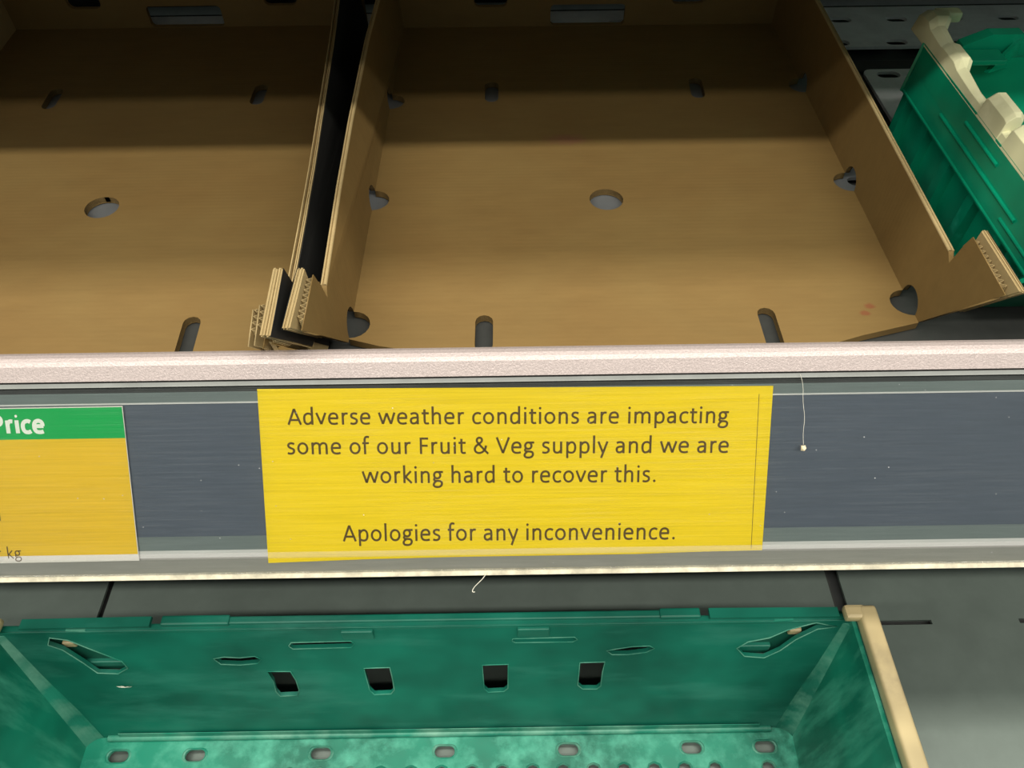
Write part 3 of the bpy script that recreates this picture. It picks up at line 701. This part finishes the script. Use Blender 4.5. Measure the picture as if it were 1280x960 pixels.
obj('foot_frame', box((XC-fw2+.01, yfF+.01, Z(.6759)), (XC-fw2+.016, yfB-.01, zf-.003)), 'green_worn', lc)
obj('foot_frame', box((XC+fw2-.016, yfF+.01, Z(.6759)), (XC+fw2-.01, yfB-.01, zf-.003)), 'green_worn', lc)
# back wall in its own plane
VB = Vector((0, yrB-yfB, zr-zf)); VL = VB.length; vb = VB/VL
BP = Vector((0, yfB, zf)); bn = Vector((1, 0, 0)).cross(vb)
def bw(px, py):
    r = ray(px, py); t = ((BP-CAM) @ bn)/(r @ bn); P = CAM+r*t; return (P.x, (P-BP) @ vb)
def bwp(pts): return [bw(*p) for p in pts]
hl = [bwp(p) for p in (
    [(364, 803), (438, 801), (443, 804), (439, 809), (366, 811), (361, 807)],
    [(641, 798), (718, 796), (722, 799), (716, 802), (644, 803), (640, 801)],
    [(267, 823), (280, 821), (300, 822), (318, 820), (327, 824), (322, 829), (300, 831), (276, 830)],
    [(758, 813), (770, 811), (790, 808), (812, 807), (818, 810), (808, 815), (785, 818), (765, 818)],
    [(334, 839), (363, 839), (370, 850), (374, 862), (372, 869), (350, 870), (345, 864), (342, 852)],
    [(455, 835), (487, 834), (491, 850), (493, 862), (489, 867), (468, 868), (462, 862)],
    [(603, 831), (635, 830), (635, 860), (630, 864), (610, 865), (605, 860)],
    [(725, 828), (756, 827), (753, 840), (751, 857), (746, 861), (728, 861), (722, 856)])]
# saddle notches at the two corners
nl = bwp([(60, 806), (78, 812), (105, 829), (122, 841), (148, 842), (160, 835), (152, 826), (110, 810), (85, 800), (62, 797)])
nr = bwp([(1046, 783), (1022, 786), (995, 799), (975, 813), (955, 822), (930, 820), (921, 810), (935, 802), (962, 797), (985, 787), (1020, 778)])
wb = obj('back_wall', plate([(XC-fw2-.004, -.012), (XC+fw2+.004, -.012), (XC+rw+.002, VL), (XC-rw-.002, VL)], hl+[nl, nr], .003,
    frame(BP-bn*(-.0015 if bn.y < 0 else .0015)*0+Vector((0, .0015, 0)), (1, 0, 0), vb)), 'green_worn', lc)
for s, q in ((-1, nl), (1, nr)):
    cx = sum(p[0] for p in q)/len(q); v0 = min(p[1] for p in q); v1 = max(p[1] for p in q)
    xs = [p[0] for p in q]
    P0 = BP+vb*(v0-.006); P1 = BP+vb*min(v1+.004, VL-.003)
    off = Vector((0, .0085, 0))
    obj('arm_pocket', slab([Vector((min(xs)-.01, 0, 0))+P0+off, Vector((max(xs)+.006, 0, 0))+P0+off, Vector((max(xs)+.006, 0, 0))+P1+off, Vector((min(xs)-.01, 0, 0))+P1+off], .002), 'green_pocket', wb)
    pv = BP+vb*bw(*((83, 813) if s < 0 else (996, 797)))[1]; px_ = bw(*((83, 813) if s < 0 else (996, 797)))[0]
    obj('arm_pivot', box((px_-.0045, pv.y+.004, pv.z-.005), (px_+.0045, pv.y+.014, pv.z+.002), .0015), 'cream_soiled', wb, label='cream pivot stub seen in the pocket')
    qx, qv = bw(*((130, 832) if s < 0 else (945, 812)))
    qq = BP+vb*qv
    obj('pocket_ledge', box((qx-.016, qq.y+.003, qq.z-.010), (qx+.012, qq.y+.015, qq.z-.002), .001), 'green_worn', wb)
# raised hair-line edge round each cut-out
rb = bmesh.new()
def ringlip(pts, r, mat, par, name='hole_rim'):
    P3 = [BP+Vector((x, -.0002, 0))+vb*v for x, v in pts]
    cu = bpy.data.curves.new('t', 'CURVE'); cu.dimensions = '3D'; cu.bevel_depth = r; cu.bevel_resolution = 1
    s = cu.splines.new('POLY'); s.points.add(len(P3)-1)
    for i, p in enumerate(P3): s.points[i].co = tuple(p)+(1,)
    s.use_cyclic_u = True
    o = bpy.data.objects.new('t', cu); C.objects.link(o)
    me = bpy.data.meshes.new_from_object(o.evaluated_get(bpy.context.evaluated_depsgraph_get()))
    bpy.data.objects.remove(o); bpy.data.curves.remove(cu)
    obj(name, me, mat, par)
for q in hl+[nl, nr]: ringlip(q, .00045, 'green_scuffed', wb)
# foot of the back wall: scuffed moulding
obj('foot_moulding', tubecurve([(XC-fw2+.02, yfB-.001, zf+.002), (XC+fw2-.02, yfB-.001, zf+.002)], .0028), 'green_scuffed', lc, smooth=True)
obj('scuff_band', slab([BP+Vector((XC-fw2+.03, -.0012, 0))+vb*.004, BP+Vector((XC+fw2-.03, -.0012, 0))+vb*.004, BP+Vector((XC+fw2-.03, -.0012, 0))+vb*.010, BP+Vector((XC-fw2+.03, -.0012, 0))+vb*.010], .0006), 'green_scuffed', wb)
# side walls and front wall
for s in (-1, 1):
    sw = obj('side_wall', slab([(XC+s*fw2, yfF, zf-.01), (XC+s*fw2, yfB, zf-.01), (XC+s*rw, yrB, zr), (XC+s*rw, yrF, zr)], .003*(-s)), 'green_side', lc)
    for i in range(9):
        y = .160-.038*i
        obj('rib', slab([(XC+s*(fw2-.0035), y, zf), (XC+s*(fw2-.0035), y-.012, zf), (XC+s*(rw-.003), y-.014+.003, zr-.03), (XC+s*(rw-.003), y+.003, zr-.03)], .003*(-s)), 'green_side', sw)
    # rounded corner between back and side
    bm = bmesh.new(); rows = []
    for (r, cxx, cyy, zz) in ((.015, fw2-.0002, yfB-.0002, zf), (.010, rw-.0002, yrB-.0002, zr-.004)):
        arc = [(XC+s*(cxx-r+r*math.sin(a)), cyy-r+r*math.cos(a), zz) for a in [PI/2*i/8 for i in range(9)]]
        rows.append([bm.verts.new(p) for p in arc+[(XC+s*(cxx+.0008), cyy+.0008, zz)]])
    for i in range(10): j = (i+1) % 10; bm.faces.new((rows[0][i], rows[0][j], rows[1][j], rows[1][i]))
    bm.faces.new(rows[0]); bm.faces.new(rows[1][::-1])
    obj('corner_fillet', bm, 'green_scuffed', lc)
    # side rim and bale arm
    xi, xo = XC+s*(rw-.0), XC+s*(rw+.011)
    obj('side_rim', box((min(xi, xo), yrF, zr-.022), (max(xi, xo), yrB, zr-.001), .001), 'green_worn', lc)
    xa = XC+s*(rw-.0005); xb = XC+s*(rw+.0118)
    bm = bmesh.new(); bx(bm, (min(xa, xb), yrF+.005, zr+.0005), (max(xa, xb), yrB+.006, zr+.012), .003, 3)
    ar = obj('bale_arm', bm, 'cream_soiled' if s > 0 else 'cream', lc, smooth=True, label='cream bale arm')
    obj('arm_hook', box((XC+s*(rw+.004) - (.014 if s > 0 else .0), yrB-.0035, zr+.004), (XC+s*(rw+.004) + (.0 if s > 0 else .014), yrB+.0065, zr+.0115), .0025), 'cream_soiled', ar)
obj('front_wall', slab([(XC-fw2, yfF, zf-.01), (XC+fw2, yfF, zf-.01), (XC+rw, yrF, zr-.02), (XC-rw, yrF, zr-.02)], .003), 'green_worn', lc)
# back rim: ledge, raised middle lip, notched wings
obj('back_rim', box((XC-rw-.006, yrB-.0005, zr-.006), (XC+rw+.006, yrB+.0050, zr+.0002), .0010), 'green_worn', lc)
obj('rim_lip', box((-.2430, yrB+.0030, zr-.004), (.1270, yrB+.0085, zr+.0022), .0012), 'green_worn', lc)
for xa, xb in ((-.243, -.196), (.100, .128)):
    obj('rim_block', box((xa, yrB+.0022, zr-.002), (xb, yrB+.0092, zr+.0036), .0014), 'green_worn', lc)
for xa, xb, sg in ((-.338, -.250, -1), (.134, .222, 1)):
    xo_, xi_ = (xa, xb) if sg < 0 else (xb, xa)
    obj('rim_wing', slab([(xo_, yrB+.0005, zr+.0022), (xi_, yrB+.0015, zr+.0008), (xi_, yrB+.0085, zr+.0008), (xo_, yrB+.0072, zr+.0022)], .0030*(-sg)), 'green_worn', lc)
    obj('wing_rib', slab([((xi_*.35+xo_*.65), yrB-.0004, zr+.0008), (xi_, yrB-.0004, zr-.0075), (xi_, yrB+.0030, zr-.0075), ((xi_*.35+xo_*.65), yrB+.0030, zr+.0008)], .0012*(-sg)), 'green_scuffed', lc)
for x in (-.1085, -.0150+.028):
    obj('rim_clip', box((x-.011, yrB-.003, zr-.014), (x+.011, yrB+.0002, zr-.002), .001), 'green_worn', lc)
v = BP+vb*bw(157, 856)[1]+Vector((bw(157, 856)[0], -.0014, 0))
bm = bmesh.new()
for k in range(7):
    a = random.uniform(0, PI); L = random.uniform(.003, .0065); c = Vector((random.uniform(-.004, .004), 0, random.uniform(-.001, .001)))
    d = Vector((math.cos(a), 0, math.sin(a)*.4))*L
    p = v+c; q = Vector((-d.z, 0, d.x)).normalized()*.0007
    f = [bm.verts.new(p-d), bm.verts.new(p+q+Vector((0, -.0004, 0))), bm.verts.new(p+d), bm.verts.new(p-q)]
    bm.faces.new(f)
obj('paper_scrap', bm, 'lint', label='small torn pale paper scrap stuck inside the back wall of the scuffed crate, left side', cat='scrap')
